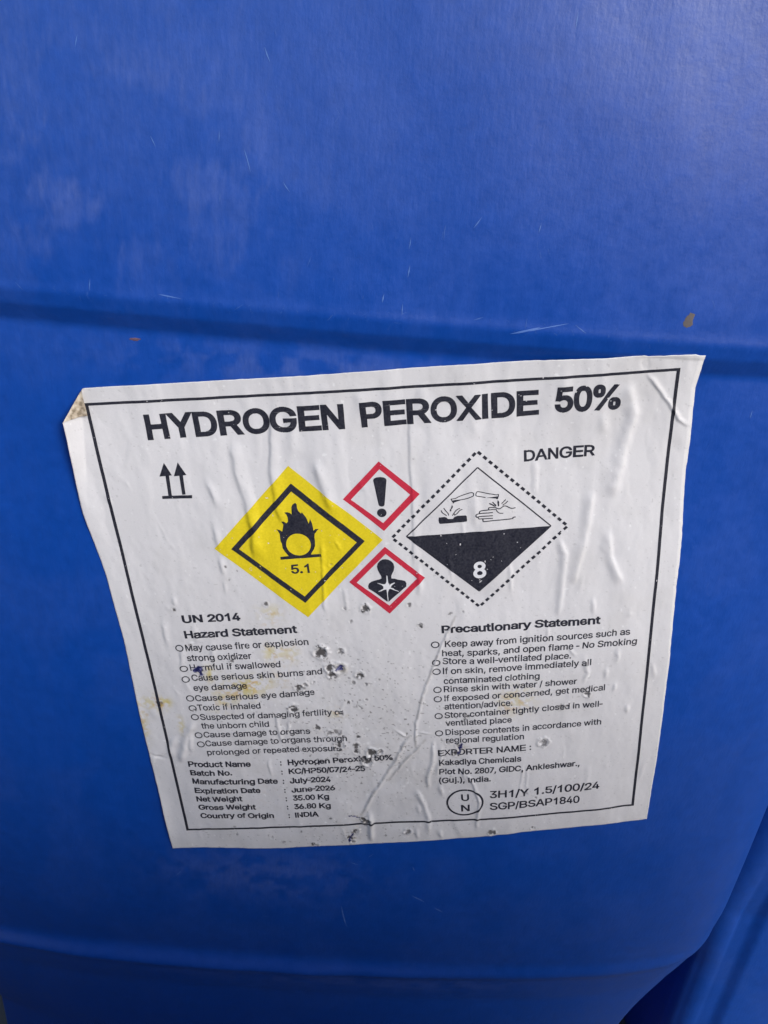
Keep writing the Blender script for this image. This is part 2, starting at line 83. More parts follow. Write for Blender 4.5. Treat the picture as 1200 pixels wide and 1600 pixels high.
# ---------------------------------------------------------------- materials
def mat(name):
    m = bpy.data.materials.new(name); m.use_nodes = True
    return m, m.node_tree, m.node_tree.nodes['Principled BSDF']
def simple(name, colr, rough, spec=.5):
    m, t, b = mat(name); b.inputs['Base Color'].default_value = (*colr, 1); b.inputs['Roughness'].default_value = rough
    b.inputs['Specular IOR Level'].default_value = spec
    return m
def plastic(name, base):
    m, t, b = mat(name); N = t.nodes.new; L = t.links.new
    tc = N('ShaderNodeTexCoord')
    at = N('ShaderNodeAttribute'); at.attribute_name = 'grime'       # R dust, G shine, B wear
    sep = N('ShaderNodeSeparateColor'); L(at.outputs['Color'], sep.inputs[0])
    mp = N('ShaderNodeMapping'); mp.inputs['Scale'].default_value = (1, 1, .3); L(tc.outputs['Object'], mp.inputs[0])
    n1 = N('ShaderNodeTexNoise'); n1.inputs['Scale'].default_value = 900; n1.inputs['Detail'].default_value = 3
    L(mp.outputs[0], n1.inputs[0])
    n2 = N('ShaderNodeTexNoise'); n2.inputs['Scale'].default_value = 210; n2.inputs['Detail'].default_value = 4
    n2.inputs['Roughness'].default_value = .65; L(tc.outputs['Object'], n2.inputs[0])
    # dust film, broken up by fine noise
    mr = N('ShaderNodeMapRange'); mr.inputs['From Min'].default_value = .3; mr.inputs['From Max'].default_value = .75
    L(n1.outputs[0], mr.inputs[0])
    mu = N('ShaderNodeMath'); mu.operation = 'MULTIPLY_ADD'; mu.inputs[1].default_value = .6; mu.inputs[2].default_value = .55
    L(mr.outputs[0], mu.inputs[0])
    md = N('ShaderNodeMath'); md.operation = 'MULTIPLY'; L(mu.outputs[0], md.inputs[0]); L(sep.outputs[0], md.inputs[1]); md.use_clamp = True
    mx = N('ShaderNodeMix'); mx.data_type = 'RGBA'
    mx.inputs['A'].default_value = (*base, 1); mx.inputs['B'].default_value = (.17, .22, .46, 1)
    L(md.outputs[0], mx.inputs['Factor'])
    # slight mottling of the pigment
    mp2 = N('ShaderNodeMix'); mp2.data_type = 'RGBA'; mp2.blend_type = 'MULTIPLY'; mp2.inputs['Factor'].default_value = 1
    rr = N('ShaderNodeMapRange'); rr.inputs['To Min'].default_value = .8; rr.inputs['To Max'].default_value = 1.2
    L(n2.outputs[0], rr.inputs[0]); L(mx.outputs['Result'], mp2.inputs['A']); L(rr.outputs[0], mp2.inputs['B'])
    L(mp2.outputs['Result'], b.inputs['Base Color'])
    ro = N('ShaderNodeMath'); ro.operation = 'MULTIPLY_ADD'; ro.inputs[1].default_value = .22; ro.inputs[2].default_value = .27
    L(n2.outputs[0], ro.inputs[0])
    ra = N('ShaderNodeMath'); ra.operation = 'MULTIPLY_ADD'; ra.inputs[1].default_value = .6
    L(sep.outputs[0], ra.inputs[0]); L(ro.outputs[0], ra.inputs[2]); L(ra.outputs[0], b.inputs['Roughness'])
    b.inputs['Specular IOR Level'].default_value = .42
    bu = N('ShaderNodeBump'); bu.inputs['Strength'].default_value = .17; bu.inputs['Distance'].default_value = .00035
    L(n1.outputs[0], bu.inputs['Height'])
    bu2 = N('ShaderNodeBump'); bu2.inputs['Strength'].default_value = .09; bu2.inputs['Distance'].default_value = .0012
    L(n2.outputs[0], bu2.inputs['Height']); L(bu.outputs[0], bu2.inputs['Normal']); L(bu2.outputs[0], b.inputs['Normal'])
    return m
def paper():
    m, t, b = mat('label_paper'); N = t.nodes.new; L = t.links.new
    at = N('ShaderNodeAttribute'); at.attribute_name = 'stain'; 
    tc = N('ShaderNodeTexCoord')
    n = N('ShaderNodeTexNoise'); n.inputs['Scale'].default_value = 2600; n.inputs['Detail'].default_value = 2; L(tc.outputs['Object'], n.inputs[0])
    rr = N('ShaderNodeMapRange'); rr.inputs['To Min'].default_value = .93; rr.inputs['To Max'].default_value = 1.06; L(n.outputs[0], rr.inputs[0])
    mx = N('ShaderNodeMix'); mx.data_type = 'RGBA'; mx.blend_type = 'MULTIPLY'; mx.inputs['Factor'].default_value = 1
    L(at.outputs['Color'], mx.inputs['A']); L(rr.outputs[0], mx.inputs['B']); L(mx.outputs['Result'], b.inputs['Base Color'])
    b.inputs['Roughness'].default_value = .42; b.inputs['Specular IOR Level'].default_value = .45
    bu = N('ShaderNodeBump'); bu.inputs['Strength'].default_value = .12; bu.inputs['Distance'].default_value = .0002
    n3 = N('ShaderNodeTexNoise'); n3.inputs['Scale'].default_value = 700; n3.inputs['Detail'].default_value = 3; L(tc.outputs['Object'], n3.inputs[0])
    L(n3.outputs[0], bu.inputs['Height']); L(bu.outputs[0], b.inputs['Normal'])
    return m
def ink(name, c, c2=None, rough=.4):
    m, t, b = mat(name); N = t.nodes.new; L = t.links.new
    tc = N('ShaderNodeTexCoord'); n = N('ShaderNodeTexNoise'); n.inputs['Scale'].default_value = 1400; n.inputs['Detail'].default_value = 4
    L(tc.outputs['Object'], n.inputs[0])
    r = N('ShaderNodeValToRGB'); r.color_ramp.elements[0].position = .3; r.color_ramp.elements[1].position = .75
    r.color_ramp.elements[0].color = (*c, 1); r.color_ramp.elements[1].color = (*(c2 or [v*1.5+.006 for v in c]), 1)
    L(n.outputs[0], r.inputs[0]); L(r.outputs[0], b.inputs['Base Color'])
    b.inputs['Roughness'].default_value = rough; b.inputs['Specular IOR Level'].default_value = .4
    return m
BLUE = (0.0013, 0.047, 0.285)
M_can = plastic('blue_plastic', BLUE)
M_paper = paper()
M_black = ink('black_ink', (.009, .010, .018), (.040, .040, .050))
M_yellow = ink('yellow_ink', (.60, .47, .012), (.70, .56, .02))
M_red = ink('red_ink', (.42, .022, .045), (.50, .03, .055))
M_white = ink('white_print', (.60, .60, .62), (.66, .66, .68))
M_scuff = simple('pale_scuff', (.06, .14, .42), .6)
M_mud = simple('dried_mud', (.10, .085, .085), .9)
M_pink = simple('pink_paint_fleck', (.10, .055, .085), .7)

# ---------------------------------------------------------------- mesh helpers
def grid_mesh(name, co, faces, m, parent=None, smooth=True, cols=None, cname='grime'):
    me = bpy.data.meshes.new(name)
    co = np.asarray(co, dtype=np.float32); faces = np.asarray(faces, dtype=np.int32)
    k = faces.shape[1]
    me.vertices.add(len(co)); me.vertices.foreach_set('co', (co*MM).ravel().astype(np.float32))
    me.loops.add(faces.size); me.loops.foreach_set('vertex_index', faces.ravel())
    me.polygons.add(len(faces)); me.polygons.foreach_set('loop_start', np.arange(0, faces.size, k, dtype=np.int32))
    me.polygons.foreach_set('loop_total', np.full(len(faces), k, dtype=np.int32))
    me.update(calc_edges=True)
    if cols is not None:
        a = me.color_attributes.new(cname, 'FLOAT_COLOR', 'POINT')
        a.data.foreach_set('color', np.c_[cols, np.ones(len(cols))].astype(np.float32).ravel())
    me.polygons.foreach_set('use_smooth', np.full(len(faces), smooth, dtype=bool))
    me.materials.append(m)
    o = bpy.data.objects.new(name, me); col.objects.link(o)
    if parent: o.parent = parent
    return o
def tag(o, label=None, cat=None, group=None, kind=None):
    for k, v in (('label', label), ('category', cat), ('group', group), ('kind', kind)):
        if v: o[k] = v

# ---------------------------------------------------------------- the can's shape
RF = 2000.0            # the front face bows out gently
XF, DEPTH = 166.0, 285.0   # half width of the front face before the corner, depth
def tuck(z):           # the lower front leans in a little
    return -np.clip(-248-np.asarray(z, float), 0, 120)**2/1400.0
def taper(z):          # the can narrows towards its foot, mostly at the corners
    t = np.clip(-318-z, 0, None); return np.minimum(t*t/240.0, 40+0*t)
def prof(z, bead_on=1.0):           # how proud of the label panel the wall stands at height z
    z = np.asarray(z, float)
    up = 0                                       # a stepped shoulder: gentle upper bevel, steeper lower one
    for q, wq in ((-.5, .25), (0, .5), (.5, .25)):
        up = up+wq*np.interp(z+q, [-55.0, -53.6, -48.4, -44.6], [0, .3, 3.5, 4.6])
    gro = .10*np.exp(-((z+43.4)/1.2)**2)
    bead = 5.0*np.exp(-((z+343)/4.8)**2)+.8*sstep(-346, -352, z)
    top = np.clip(z-55, 0, None); lid = -top*top/60.0
    bulge = -((z-10)/60.0)**2*1.2*(z > -40)
    return up+gro+bead*bead_on+lid+np.where(z > -40, bulge+.83, 0)
def waves(x, z):       # blow-moulded wall is never quite flat
    return (fbm(x/70+5, z/90+9, 3, 3)-.5)*2.6+(fbm(x/22+1, z/30+4, 8, 2)-.5)*.5
def turn(s, k=6e-6):   # the face turns away faster towards its sides
    return k*np.maximum(np.abs(s)-70, 0)**3
def surf(s, z, off=0.0):
    s = np.asarray(s, float)
    n = np.stack([np.sin(s/RF), -np.cos(s/RF), 0*s], -1)
    p = np.stack([RF*np.sin(s/RF), RF*(1-np.cos(s/RF)), z+0*s], -1)
    return p+n*np.asarray(off)[..., None]
def grime(x, z):
    dust = sstep(.46, .68, fbm(x/26+3, z/30+2, 20, 4))*.20
    m = sstep(-20, -60, x)*sstep(-40, 0, z)      # dustier at the upper left
    m2 = np.exp(-((x+70)/50)**2-((z+12)/28)**2)
    rub = sstep(.54, .61, fbm(x/19+8, z/21+7, 30, 4, .6))
    dust = dust*.12+(m2*.095+.03*sstep(40,-60,x)*sstep(-44,-30,z))*(1-.8*rub)*(.6+.8*sstep(.3, .7, fbm(x/1.6, z/7, 66, 3)))+.03*m
    dust += .16*np.exp(-((x+8)/60)**2-((z+61)/6)**2)*sstep(.35, .6, fbm(x/6, z/5, 40, 3))
    dust += .14*np.exp(-((x+22)/42)**2-((z+278)/15)**2)*sstep(.4, .62, fbm(x/5, z/5, 44, 3))
    dust += .12*np.exp(-((x-20)/90)**2-((z+354)/6)**2)*sstep(.4, .62, fbm(x/8, z/5, 48, 3))
    dust += .02*fbm(x/2.2, z/5, 60, 3)
    return np.stack([np.clip(dust, 0, 1), 0*x, 0*x], -1)

def body_mesh(name, fine, rib=False):
    xf, RC, kt = (172.0, 22.0, 0) if rib else (XF, 60.0, 6e-6)
    xs = np.linspace(-xf, xf, 320)
    tn_ = np.arctan(xs/RF+3*kt*np.maximum(np.abs(xs)-70, 0)**2*np.sign(xs))
    fy = xs*xs/(2*RF)+turn(xs, kt)
    pts = list(zip(xs, fy)); nor = [(math.sin(a), -math.cos(a)) for a in tn_]; front = [1]*len(xs)
    a0 = tn_[-1]; ccx = xf-RC*math.sin(a0); yc = fy[-1]+RC*math.cos(a0); HW = ccx+RC; nc = 22
    for k in range(1, nc+1):
        a = a0+(math.pi/2-a0)*k/nc; pts.append((ccx+RC*math.sin(a), yc-RC*math.cos(a))); nor.append((math.sin(a), -math.cos(a))); front.append(0)
    for k in range(1, 9): pts.append((HW, yc+(DEPTH-2*RC)*k/8)); nor.append((1, 0)); front.append(0)
    for k in range(1, nc+1):
        a = math.radians(90*k/nc); pts.append((ccx+RC*math.cos(a), yc+DEPTH-2*RC+RC*math.sin(a))); nor.append((math.cos(a), math.sin(a))); front.append(0)
    nb = 12
    for k in range(1, nb): pts.append((ccx-2*ccx*k/nb, yc+DEPTH-RC)); nor.append((0, 1)); front.append(0)
    for k in range(0, nc+1):
        a = math.radians(90*k/nc); pts.append((-ccx-RC*math.sin(a), yc+DEPTH-2*RC+RC*math.cos(a))); nor.append((-math.sin(a), math.cos(a))); front.append(0)
    for k in range(1, 9): pts.append((-HW, yc+(DEPTH-2*RC)*(1-k/8))); nor.append((-1, 0)); front.append(0)
    for k in range(1, nc):
        a = (math.pi/2-a0)*k/nc; pts.append((-ccx-RC*math.cos(a), yc-RC*math.sin(a))); nor.append((-math.cos(a), -math.sin(a))); front.append(0)
    pts = np.array(pts); nor = np.array(nor); front = np.array(front)
    zs = np.unique(np.round(np.concatenate([np.arange(-545, -360, 2.5), np.arange(-360, -325, .8), np.arange(-325, -70, 2.5 if fine else 8),
                    np.arange(-70, -38, .6), np.arange(-38, 60, 2.5 if fine else 8), np.arange(60, 92, 2), [92]]), 2))
    P, Z = len(pts), len(zs)
    off = np.stack([prof(zs, (0 if rib else 1)*(1-.75*abs(v))*(1-.6*float(sstep(-60, 110, x_)))) for v, x_ in zip(nor[:, 0], pts[:, 0])], 1)-taper(zs)[:, None]*(.15 if rib else .88)*np.clip(np.abs(nor[:, 0])*1.25, 0, 1)[None]+tuck(zs)[:, None]*(1-np.abs(nor[:, 0]))[None]
    X = pts[None, :, 0]+0*off; ZZ = zs[:, None]+0*off
    fade = sstep(xf, xf-40, np.abs(X))*front[None]
    off = off+waves(X, ZZ)*fade
    if rib: off = off+2.6*sstep(-166, -158, X)*front[None]
    co = np.stack([X+nor[None, :, 0]*off, pts[None, :, 1]+nor[None, :, 1]*off, ZZ+Z0], -1).reshape(-1, 3)
    i = np.arange(P); j = np.arange(Z-1)
    a = (j[:, None]*P+i[None]); b = (j[:, None]*P+(i[None]+1) % P)
    f = np.stack([a, b, b+P, a+P], -1).reshape(-1, 4)
    g = grime(X, ZZ).reshape(-1, 3)
    # close the bottom and the top with a fan
    n0 = len(co); cy = yc+DEPTH/2-RC
    co = np.vstack([co, [[0, cy, Z0-545]], [[0, cy, Z0+96]]]); g = np.vstack([g, [[.2, 0, 0]], [[.2, 0, 0]]])
    i2 = (i+1) % P
    bot = np.stack([i2, i, np.full(P, n0), np.full(P, n0)], -1); t0 = (Z-1)*P
    topf = np.stack([i+t0, i2+t0, np.full(P, n0+1), np.full(P, n0+1)], -1)
    o = grid_mesh(name, co, f, M_can, cols=g)
    me = o.data                                     # add the end fans
    import bmesh
    bm = bmesh.new(); bm.from_mesh(me); bm.verts.ensure_lookup_table()
    for q in bot: bm.faces.new([bm.verts[int(v)] for v in q[:3]]).smooth = True
    for q in topf: bm.faces.new([bm.verts[int(v)] for v in q[:3]]).smooth = True
    bm.to_mesh(me); bm.free()
    return o

def thing(name, loc=(0, 0, 0), rz=0):
    o = bpy.data.objects.new(name, None); o.empty_display_size = .05; o.location = loc; o.rotation_euler = (0, 0, rz); col.objects.link(o); return o

# ground the cans stand on
def ground():
    m, t, b = mat('dusty_concrete'); N = t.nodes.new; L = t.links.new
    tc = N('ShaderNodeTexCoord'); n = N('ShaderNodeTexNoise'); n.inputs['Scale'].default_value = 9; n.inputs['Detail'].default_value = 8
    L(tc.outputs['Object'], n.inputs[0]); r = N('ShaderNodeValToRGB')
    r.color_ramp.elements[0].color = (.07, .062, .055, 1); r.color_ramp.elements[1].color = (.14, .125, .11, 1)
    L(n.outputs[0], r.inputs[0]); L(r.outputs[0], b.inputs['Base Color']); b.inputs['Roughness'].default_value = .9
    S = 40000
    o = grid_mesh('ground', [[-S, -S, 0], [S, -S, 0], [S, S, 0], [-S, S, 0]], [[0, 1, 2, 3]], m)
    o['kind'] = 'structure'
ground()

can = thing('jerrycan')
tag(can, 'blue plastic jerrycan with a wrinkled white hydrogen peroxide hazard label on its front', 'jerrycan')
body = body_mesh('body', True); body.parent = can

nb = thing('jerrycan')
tag(nb, 'plain blue jerrycan, only a sliver seen at the lower right beside the labelled one', 'jerrycan')
nbody = body_mesh('body', False, True); nbody.parent = nb
nb.location = (.406, .052, 0)

for x_, y_, hz_, rz_, lb in ((.285, -.355, .86, 180, 'added blue jerrycan, unseen in front and to the right, shading the lower panel'),
                        (-.142, -.360, .84, 180, 'added blue jerrycan, unseen in front and to the left, shading the lower panel')):
    q_ = thing('jerrycan', (x_, y_, 0), math.radians(rz_)); q_.scale = (.82 if rz_ < 0 else 1, 1, hz_); tag(q_, lb, 'jerrycan')  # added light blockers behind the camera, darken the lower part of the can
    b_ = nbody.copy(); col.objects.link(b_); b_.parent = q_

# ---------------------------------------------------------------- the label sheet
PH, S0, ZL = D['lab']; CO, SI = math.cos(PH), math.sin(PH)
def uv2sz(u, v): return S0+CO*u-SI*v, ZL-(SI*u+CO*v)
ST = 0.34
U0, V0 = -14.0, -11.0; NU, NV = int(208/ST), int(208/ST)
gu, gv = np.meshgrid(U0+ST*np.arange(NU), V0+ST*np.arange(NV), indexing='ij')

def seg_dist(u, v, pts):
    """signed distance to a polyline and position along it (0..1)"""
    pts = np.array(pts, float); L = np.r_[0, np.cumsum(np.linalg.norm(np.diff(pts, axis=0), axis=1))]
    best = np.full(u.shape, 1e9); sg = np.zeros(u.shape); tt = np.zeros(u.shape)
    for k in range(len(pts)-1):
        a, b = pts[k], pts[k+1]; d = b-a; l = np.linalg.norm(d)+1e-9; d = d/l
        t = (u-a[0])*d[0]+(v-a[1])*d[1]; tc = np.clip(t, 0, l)
        du = u-(a[0]+d[0]*tc); dv = v-(a[1]+d[1]*tc); r = np.hypot(du, dv); s = d[0]*dv-d[1]*du
        m = r < best; best = np.where(m, r, best); sg = np.where(m, s, sg); tt = np.where(m, (L[k]+tc)/L[-1], tt)
    return best, sg, tt, L[-1]

def build_height():
    h = np.zeros(gu.shape)
    rid = [list(r) for r in D['ridges']]
    for k in range(95):                                    # small unrecorded wrinkles, mostly upright
        u = RNG.uniform(-5, 184); v = RNG.uniform(-3, 186); L = RNG.uniform(3, 14); a = RNG.normal(0, .22)+(90-u)*.0012
        am = RNG.uniform(.03, .14); ww = RNG.uniform(.5, 1.8)
        rid.append([[[u, v], [u+math.sin(a)*L*.5+RNG.normal(0, .3), v+L*.5], [u+math.sin(a)*L, v+L]], am, ww, ww*RNG.uniform(.5, 1.4)])
    for pts, am, wl, wr in rid:
        am *= 1.18; wl *= .88; wr *= .88
        P = np.array(pts); pad = 4*max(wl, wr)+2
        i0, i1 = [int(np.clip((q-U0)/ST, 0, NU)) for q in (P[:, 0].min()-pad, P[:, 0].max()+pad)]
        j0, j1 = [int(np.clip((q-V0)/ST, 0, NV)) for q in (P[:, 1].min()-pad, P[:, 1].max()+pad)]
        if i1-i0 < 2 or j1-j0 < 2: continue
        u, v = gu[i0:i1, j0:j1], gv[i0:i1, j0:j1]
        jt = (fbm(u/3.0, v/3.0, 70, 3)-.5)*(.5 if max(wl, wr) > 1 else .9)   # ragged line
        r, s, t, L = seg_dist(u+jt, v+jt*.3, pts)
        wd = np.where(s > 0, wl, wr)                       # s>0: left of a downward line in (u,v)
        end = np.minimum(t, 1-t)*L
        taper = sstep(0, min(5.0, L*.45), end)*.9+.1
        h[i0:i1, j0:j1] += am*taper*np.exp(-(r/wd)**2)*(1+.4*(fbm(u/4, v/4, 75, 2)-.5))
    # broad cockling and fine grain under the paper
    h += (fbm(gu/9, gv/34, 80, 3)-.5)*.85*(.35+.65*sstep(120, 20, gv))
    h += (fbm(gu/5, gv/9, 84, 3)-.5)*.30
    rough = np.exp(-((gu-75)/42)**2-((gv-125)/45)**2)
    h += (fbm(gu/1.1, gv/1.4, 88, 3)-.5)*(.035+.10*rough)
    for u, v, r, d, k in D['pits']:
        r = r*1.2; d = d*1.35
        q = np.hypot(gu-u, (gv-v))/r*(1+.5*(fbm(gu/.9, gv/.9, 90, 2)-.5))
        h += -d*1.0*np.exp(-(q/.8)**2)+d*.55*np.exp(-((q-1.2)/.35)**2)*(.5+fbm(gu/1.3, gv/1.3, 93, 1))+d*.5*np.exp(-(q/1.1)**2)*(fbm(gu/.8, gv/.8, 96, 2)-.5)*2
    # folded strip at the upper left, standing away from the can
    a = np.array([-1.2, 4.0]); b = np.array([-4.6, 24.0]); d = (b-a)/np.linalg.norm(b-a)
    dist = -((gu-a[0])*(-d[1])+(gv-a[1])*d[0])*-1         # positive to the left of the crease
    dist = -(d[0]*(gv-a[1])-d[1]*(gu-a[0]))*-1
    global LIFTG
    lf = np.clip(dist, 0, None)*.62*sstep(34, 14, gv); LIFTG = lf+.5*np.exp(-((gu+8)/3.2)**2)*sstep(60, 20, gv)
    h += lf+.5*np.exp(-((gu+8)/3.2)**2)*sstep(60, 20, gv)
    # lower left edge curls up a little
    h += 1.3*np.exp(-((gu+9)/3.6)**2)*np.exp(-((gv-170)/16)**2)
    h += .25*sstep(4, -8, gu)
    return h
Hgt = build_height()
def bilin(A, u, v):
    x = np.clip((u-U0)/ST, 0, NU-1.001); y = np.clip((v-V0)/ST, 0, NV-1.001); i = x.astype(int); j = y.astype(int); x = x-i; y = y-j
    return A[i, j]*(1-x)*(1-y)+A[i+1, j]*x*(1-y)+A[i, j+1]*(1-x)*y+A[i+1, j+1]*x*y
def base_off(s, z):
    p = prof(z)
    bridge = 3.6*np.clip((z+80)/34.0, 0, 1)**1.6
    return np.maximum(np.where(z > -66, np.maximum(p, bridge), bridge), 0)+waves(s, z)*sstep(XF, XF-40, np.abs(s))-turn(s)+tuck(z)+.18
def label_pt(u, v, extra=0.0, hh=None):
    s, z = uv2sz(u, v)
    s = s*(1-np.clip((z+80)/34.0, 0, 1)**1.6*.013)
    h = bilin(Hgt, u, v) if hh is None else hh
    p = surf(s, z, base_off(s, z)+np.maximum(h, -.12)+extra); p[..., 2] += Z0
    return p
def inside(poly, u, v):
    poly = np.array(poly); r = np.zeros(u.shape, bool); n = len(poly)
    for k in range(n):
        x1, y1 = poly[k]; x2, y2 = poly[(k+1) % n]
        c = ((y1 > v) != (y2 > v)) & (u < (x2-x1)*(v-y1)/((y2-y1) if y2 != y1 else 1e-9)+x1); r ^= c
    return r

def wear_field(u, v):
    w_ = np.zeros(np.shape(u))
    for x, y, r, d, k in D['pits']:
        w_ = np.maximum(w_, np.exp(-((u-x)**2+(v-y)**2)/(r*1.25)**2)*abs(k))
    return w_

# Coons patch through the four measured edges
def rs(pts, n, jit, seed):
    P = np.array(pts, float); L = np.r_[0, np.cumsum(np.linalg.norm(np.diff(P, axis=0), axis=1))]; t = np.linspace(0, L[-1], n)
    q = np.stack([np.interp(t, L, P[:, 0]), np.interp(t, L, P[:, 1])], -1)
    e = (fbm(t/2.2, t*0+seed, 60+seed, 3)-.5)*jit*np.minimum(1, np.minimum(t, L[-1]-t)/3)
    return q, e
def line_x(p, q, r, s_):
    p, q, r, s_ = map(np.array, (p, q, r, s_)); d = q-p; e = s_-r
    t = ((r-p)[0]*e[1]-(r-p)[1]*e[0])/(d[0]*e[1]-d[1]*e[0]); return (p+d*t).tolist()
ET, EL = D['edge_top'], D['edge_left']
corner = line_x(ET[0], ET[2], EL[0], [EL[0][0]-.2, EL[0][1]+20])
tl = np.array(corner); tr = np.array(D['edge_right'][0])+[0.2, -1.2]; bl = np.array(D['edge_bot'][0]); br = np.array(D['edge_bot'][-1])
NA, NB = 580, 580
T, eT = rs([corner]+ET, NA, .16, 1); T[-1] = tr; B, eB = rs(D['edge_bot'], NA, .14, 2)
Lf, eL = rs([corner]+EL[0:], NB, .12, 3); Rt, eR = rs([tr.tolist()]+D['edge_right'][1:], NB, .22, 4)
T[:, 1] += eT; B[:, 1] += eB; Lf[:, 0] += eL; Rt[:, 0] += eR
T[0] = tl; T[-1] = tr; B[0] = bl; B[-1] = br; Lf[0] = tl; Lf[-1] = bl; Rt[0] = tr; Rt[-1] = br
aa = np.linspace(0, 1, NA)[:, None, None]; bb = np.linspace(0, 1, NB)[None, :, None]
G = (1-bb)*T[:, None]+bb*B[:, None]+(1-aa)*Lf[None]+aa*Rt[None]-((1-aa)*(1-bb)*tl+aa*(1-bb)*tr+(1-aa)*bb*bl+aa*bb*br)
LU, LV = G[..., 0], G[..., 1]

# paper colour with stains, grime and wear (real marks on the sheet)
base = np.array([.60, .59, .60]); colr = np.ones(LU.shape+(3,))*base
colr *= (1-.05*fbm(LU/30, LV/30, 51, 3))[..., None]
gr = sstep(.5, .8, fbm(LU/14, LV/14, 52, 4))*.12+.17*np.exp(-((LU-72)/40)**2-((LV-150)/38)**2)*sstep(.3, .6, fbm(LU/5, LV/5, 59, 3))+.22*sstep(176, 190, LV)*fbm(LU/6, LV/6, 53, 3)
colr = colr*(1-gr[..., None])+np.array([.36, .34, .31])*gr[..., None]
def blend(mask, c):
    global colr
    colr = colr*(1-mask[..., None])+np.array(c)*mask[..., None]
for x, y, rx, ry, k in D['yellow']:
    q = ((LU-x)/rx)**2+((LV-y)/ry)**2
    m = np.exp(-q*.9)*sstep(.42, .60, fbm(LU/1.7, LV/1.7, 54, 4, .6))*k
    blend(np.clip(m, 0, 1), (.52, .44, .13) if k > .3 else (.42, .38, .30))
    m2 = np.exp(-q*1.6)*sstep(.60, .68, fbm(LU/1.5+9, LV/1.5, 57, 3))*k
    blend(np.clip(m2, 0, 1), (.50, .30, .06))
for x, y, r, d, k in D['pits']:
    r = r*1.15
    q = np.hypot(LU-x, LV-y)/r; n_ = fbm(LU/.8+x, LV/.95+y, 61, 2)
    if k < 0: continue
    m = sstep(1.05, .70, q+(n_-.5)*2.3)*min(1, k*1.1)
    blend(np.clip(m, 0, 1)*.95, (.028, .026, .030))
    blend(np.exp(-(q/2.0)**2)*.12*k, (.27, .25, .22))
# peppering of tiny dark specks in the abraded middle and along the lower edge
dens = .9*np.exp(-((LU-76)/34)**2-((LV-130)/34)**2)+.5*np.exp(-((LU-60)/50)**2-((LV-185)/7)**2)+.12
sp = fbm(LU/.75, LV/.75, 66, 2); blend(sstep(.845-.075*dens, .90-.075*dens, sp)*np.clip(dens+.1, 0, .75), (.10, .095, .09))
sp2 = fbm(LU/1.1, LV/1.7, 77, 2); blend(sstep(.87-.07*dens, .93-.07*dens, sp2)*.5, (.75, .75, .75))
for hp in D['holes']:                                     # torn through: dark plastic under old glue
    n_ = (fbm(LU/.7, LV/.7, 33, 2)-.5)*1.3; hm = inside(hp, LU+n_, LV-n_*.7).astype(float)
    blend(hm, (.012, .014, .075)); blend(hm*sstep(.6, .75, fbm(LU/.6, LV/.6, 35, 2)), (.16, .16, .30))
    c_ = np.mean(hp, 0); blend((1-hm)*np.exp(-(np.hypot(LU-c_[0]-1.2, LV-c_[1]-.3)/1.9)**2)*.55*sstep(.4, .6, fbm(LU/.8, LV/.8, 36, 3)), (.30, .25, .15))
# dirty line inside the two big creases
for rd in D['ridges'][26:29]:
    r_, s_, t_, L_ = seg_dist(LU, LV, rd[0]); blend(np.exp(-(r_/.45)**2)*.38*sstep(.3, .6, fbm(LU/2, LV/2, 31, 2)), (.22, .19, .16))

# sheet position, with the upper left corner folded forward over itself
hh = bilin(Hgt, LU, LV)
A_ = np.array(ET[0]); B_ = np.array(EL[0]); fd = (B_-A_)/np.linalg.norm(B_-A_); fn = np.array([fd[1], -fd[0]])
if np.dot(tl-A_, fn) < 0: fn = -fn
dd = (LU-A_[0])*fn[0]+(LV-A_[1])*fn[1]
rf = .45; th = np.clip(dd/rf, 0, math.pi)
new_d = np.where(dd > 0, np.where(dd < math.pi*rf, rf*np.sin(th), -(dd-math.pi*rf)), dd)
hx = np.where(dd > 0, np.where(dd < math.pi*rf, rf*(1-np.cos(th)), 2*rf+.10*(dd-math.pi*rf)), 0)
FU = LU+(new_d-dd)*fn[0]; FV = LV+(new_d-dd)*fn[1]
h_at = np.where(dd > 0, bilin(Hgt, FU, FV)+hx, hh)
FU = FU+bilin(LIFTG, FU, FV)*.52    # lifted paper reaches less far

back = sstep(rf*1.2, rf*1.8, dd); tn = fbm(LU/1.3, LV/1.3, 99, 4)
blend(back, (.40, .33, .25)); blend(back*sstep(.55, .62, tn), (.20, .16, .11)); blend(back*sstep(.42, .36, tn)*.6, (.55, .5, .4))
co = label_pt(FU, FV, 0.0, h_at).reshape(-1, 3)
ii = np.arange(NA-1)[:, None]; jj = np.arange(NB-1)[None]
v0 = ii*NB+jj; F = np.stack([v0, v0+1, v0+NB+1, v0+NB], -1).reshape(-1, 4)
cu = LU.reshape(-1)[F].mean(1); cv = LV.reshape(-1)[F].mean(1)
kill = np.zeros(len(F), bool)
jn = (fbm(cu/.8, cv/.8, 33, 2)-.5)*1.2
F = F[~kill]
# paper thickness: a narrow skirt down to the can along the outer edge
ring = np.concatenate([np.arange(NA)*NB, (NA-1)*NB+np.arange(1, NB), np.arange(NA-2, -1, -1)*NB+NB-1, np.arange(NB-2, 0, -1)])
okr = (dd.reshape(-1)[ring] <= 0)
low = label_pt(FU.reshape(-1)[ring], LV.reshape(-1)[ring], -.16, hh.reshape(-1)[ring])
n0 = len(co); co = np.vstack([co, low]); R = len(ring); k = np.arange(R); k2 = (k+1) % R
sk = np.stack([ring[k], ring[k2], n0+k2, n0+k], -1)[okr & okr[k2]]
cc = np.vstack([colr.reshape(-1, 3), np.ones((R, 3))*[.6, .58, .56]])
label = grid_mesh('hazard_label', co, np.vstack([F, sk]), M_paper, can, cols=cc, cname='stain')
label['label'] = 'wrinkled, pitted and stained white paper hazard label with a folded upper left corner'

